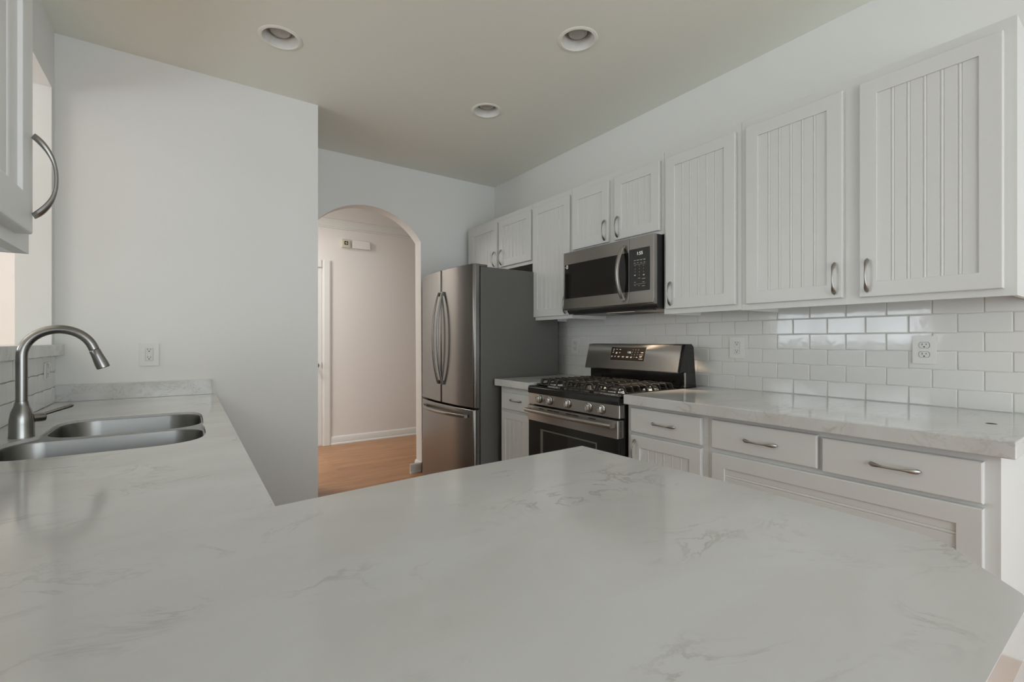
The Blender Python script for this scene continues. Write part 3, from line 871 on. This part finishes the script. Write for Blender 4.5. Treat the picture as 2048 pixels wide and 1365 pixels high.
# ------------------------------------------------------------------ microwave
MY0, MY1 = 1.654, 2.403
mw = empty('microwave', (2.3, 2.03, 1.345), 'stainless over-the-range microwave with black window and curved handle, above the stove', 'microwave')
MB().prism([(2.150, 1.783), (2.534, 1.783), (2.534, 1.368), (2.165, 1.368), (2.150, 1.385)], MY0 + .003, MY1 - .003, 'y').build('case', 'blackmat', mw, bevel=.002)
face = [(2.120, 1.782), (2.150, 1.782), (2.150, 1.392), (2.128, 1.392), (2.110, 1.400), (2.120, 1.432)]
MD = 1.829
dmw = MB().prism(face, MD + .0012, MY1, 'y').build('door', 'steel_range', mw, bevel=.0015)
pmw = MB().prism(face, MY0, MD - .0012, 'y').build('control_fascia', 'steel_range', mw, bevel=.0015)
def mwplate(y0, y1, z0, z1, r=.004, x=2.1188, th=.002): return MB().prism(rrect(y0, y1, z0, z1, r, 3), x, x + th, 'x')
mwplate(MD + .004, 2.389, 1.470, 1.700).build('window', 'glass_dark', dmw)
mwplate(1.681, MD - .003, 1.470, 1.714).build('keypad_panel', 'keypad', pmw)
stc = empty_none = None
sb = mwplate(2.357, 2.374, 1.672, 1.696, .0015, 2.1180, .0006).build('sticker', 'sticker', dmw)
mb = MB(); mb.box(2.1176, 2.1181, 2.3625, 2.3685, 1.680, 1.688); mb.build('sticker_mark', 'gray', dmw)
mb = MB(); mb.box(2.1182, 2.1188, 2.378, 2.3865, 1.680, 1.685); mb.build('small_print', 'mark', dmw)
# bowed handle
pts = []; rad = []; N = 26
for i in range(N + 1):
    s = -1 + 2 * i / N
    pts.append((2.112 - .040 * (1 - s * s) ** 0.9, 1.868 + .012 * (1 - s * s), 1.583 + s * .158)); rad.append((.0075, .0145))
mb = MB().tube(pts, rad, 14, up=(-1, 0, 0))
mb.box(2.100, 2.120, 1.857, 1.879, 1.727, 1.745).box(2.100, 2.120, 1.857, 1.879, 1.420, 1.438)
mb.build('handle', 'steel_range', dmw)
pk = MB(); X0 = 2.1184
def kp(px, yy): return (1.815 - (px - 80) / (515 - 80) * (1.815 - 1.681), 1.711 - ((yy - (185 - (px - 80) * .2)) / (1075 - 185 - 0)) * .243)
def pd(px, yy, wd, ht=.0022):
    y, z = kp(px, yy); pk.box(X0 - .0003, X0 + .0001, y - wd / 2, y + wd / 2, z - ht / 2, z + ht / 2)
for px, yy, wd in ((175, 400, .014), (248, 388, .010), (322, 376, .010), (396, 365, .013), (172, 455, .013), (245, 440, .010), (320, 432, .010), (396, 418, .013), (275, 763, .016), (378, 760, .022), (375, 828, .012), (178, 858, .009), (375, 910, .018), (178, 928, .006), (272, 920, .007)): pd(px, yy, wd)
for yy in (375, 470, 880):
    y, z = kp(285, yy); pk.box(X0 - .0002, X0 + .0001, y - .042, y + .042, z - .0004, z + .0004)
for r in range(3):
    for cc in range(3):
        y, z = kp(182 + 98 * cc, 515 + 65 * r - cc * 14); text_into(pk, str(r * 3 + cc + 1), y, z, X0, .0085)
y, z = kp(278, 695); text_into(pk, '0', y, z, X0, .0085); pd(178, 710, .010, .006); pd(380, 682, .011, .006)
pk.build('keypad_print', 'mark', pmw)
y, z = kp(290, 240); text_into(MB(), '1:55', y, z, X0 - .0002, .026).build('clock_digits', 'led', pmw)
# underside
for (ya, yb) in ((1.675, 1.875), (2.165, 2.385)):
    MB().box(2.22, 2.47, ya, yb, 1.364, 1.3682).build('grease_filter', 'filter', mw, bevel=.001)
MB().box(2.215, 2.265, 1.91, 2.13, 1.3655, 1.3682).build('task_lamp_lens', 'warm_lens', mw)
MB().box(2.172, 2.200, 1.70, 2.36, 1.362, 1.3682).build('front_vent', 'blackmat', mw)
sl = bpy.data.lights.new('microwave_task_light', 'SPOT'); sl.energy = 15.0; sl.color = (1.0, .78, .55)
sl.spot_size = math.radians(105); sl.spot_blend = 0.4; sl.shadow_soft_size = 0.02
tl = bpy.data.objects.new('microwave_task_light', sl); COL.objects.link(tl); tl.location = (2.30, 1.90, 1.360)

# ------------------------------------------------------------------ outlets
def outlet(loc, face, wd, ht, kind, label):
    x, y, z = loc
    o = empty('wall_outlet', (0, 0, 0)); tag(o, label, 'outlet')
    pl = MB().prism(rrect(-wd / 2, wd / 2, -ht / 2, ht / 2, .004, 3), -.005, 0, 'x').build('plate', 'plate', o, bevel=.0018)
    if kind == 'duplex':
        for s in (-1, 1):
            pts = []
            for i in range(25):
                a = 2 * PI * i / 24
                pts.append((max(-.0172, min(.0172, .0172 * math.cos(a) * 1.0)), s * .0195 + max(-.0118, min(.0118, .0165 * math.sin(a)))))
            pts = pts[:-1]
            r = MB().prism(pts, -.0072, -.004, 'x').build('receptacle', 'recept', o, bevel=.0008)
            zz = s * .0195
            MB().box(-.0076, -.0071, .0055, .0075, zz - .001, zz + .0075).build('slot', 'slot', r); MB().box(-.0076, -.0071, -.0075, -.0055, zz, zz + .0068).build('slot', 'slot', r)
            MB().prism(circ(0, zz - .0068, .0027, 12), -.0076, -.0071, 'x').build('ground_hole', 'slot', r)
            MB().prism([(p[0] * 1.08, (p[1] - s * .0195) * 1.08 + s * .0195) for p in pts], -.0053, -.0048, 'x').build('shadow_gap', 'slot', r)
    else:
        r = MB().prism(rrect(-.0165, .0165, -.0335, .0335, .002, 3), -.0070, -.004, 'x').build('receptacle', 'recept', o, bevel=.0006)
        MB().prism(rrect(-.0172, .0172, -.0342, .0342, .002, 3), -.0054, -.0048, 'x').build('shadow_gap', 'gray', r)
        for s in (-1, 1):
            zz = s * .021 + .003
            MB().box(-.0074, -.0069, .0055, .0075, zz, zz + .008).build('slot', 'slot', r); MB().box(-.0074, -.0069, -.0075, -.0055, zz, zz + .007).build('slot', 'slot', r)
            MB().prism(circ(0, zz - .006, .0028, 12), -.0074, -.0069, 'x').build('ground_hole', 'slot', r)
            MB().box(-.0076, -.0069, -.006, .006, s * .0037 - .0027, s * .0037 + .0027).build('test_button', 'plate', r)
    o.location = loc
    o.rotation_euler = (0, 0, {'-x': 0, '-y': PI / 2, '+x': PI}[face])
    return o
XT = XR - .0072
outlet((XT, .6025, 1.147), '-x', .078, .118, 'duplex', 'white duplex outlet on tile near the right counter end')
outlet((XT, 1.411, 1.146), '-x', .084, .119, 'gfci', 'white rectangular outlet on tile right of the stove backguard')
outlet((XT, 2.735, 1.145), '-x', .084, .117, 'gfci', 'white outlet on tile between refrigerator and stove')
outlet((-.160, YB, 1.110), '-y', .086, .124, 'gfci', 'white outlet on the plain painted wall above the backsplash strip')
outlet((XL + .0072, 3.005, 1.045), '+x', .084, .080, 'plain' if False else 'gfci', 'white outlet on the left tile strip behind the faucet, seen edge-on')

# ------------------------------------------------------------------ recessed ceiling lights
def can(x, y, lab):
    o = empty('recessed_light', (x, y, ZC), lab, 'ceiling light', 'recessed ceiling lights')
    MB().lathe([(.083, .006), (.083, -.001), (.085, -.004), (.098, -.004), (.1025, -.001), (.1025, .0)], (x, y, ZC), 'z', 48, cap=False).build('trim_ring', 'ceiling', o)
    MB().lathe([(.0825, -.001), (.079, .012), (.070, .045), (.058, .080), (.052, .088), (.0, .088)], (x, y, ZC), 'z', 48, cap=False).build('reflector', 'reflector', o)
    MB().lathe([(.048, .0865), (.050, .050), (.0475, .032), (.0400, .026), (.036, .028), (.020, .023), (0, .021)], (x, y, ZC), 'z', 40, cap=False).build('bulb', 'bulb', o)
    MB().lathe([(.0500, .044), (.0540, .042), (.0540, .034), (.0490, .034)], (x, y, ZC), 'z', 40, cap=False).build('socket_ring', 'gray', o)
can(CANS[0][0], CANS[0][1], 'unlit recessed ceiling light at the left, nearest the plain white wall')
can(CANS[1][0], CANS[1][1], 'unlit recessed ceiling light at the right, nearer the camera')
can(CANS[2][0], CANS[2][1], 'smallest-looking unlit recessed ceiling light, farther back in front of the arch')

# drop helper properties
for o in bpy.data.objects:
    if '_o' in o.keys(): del o['_o']
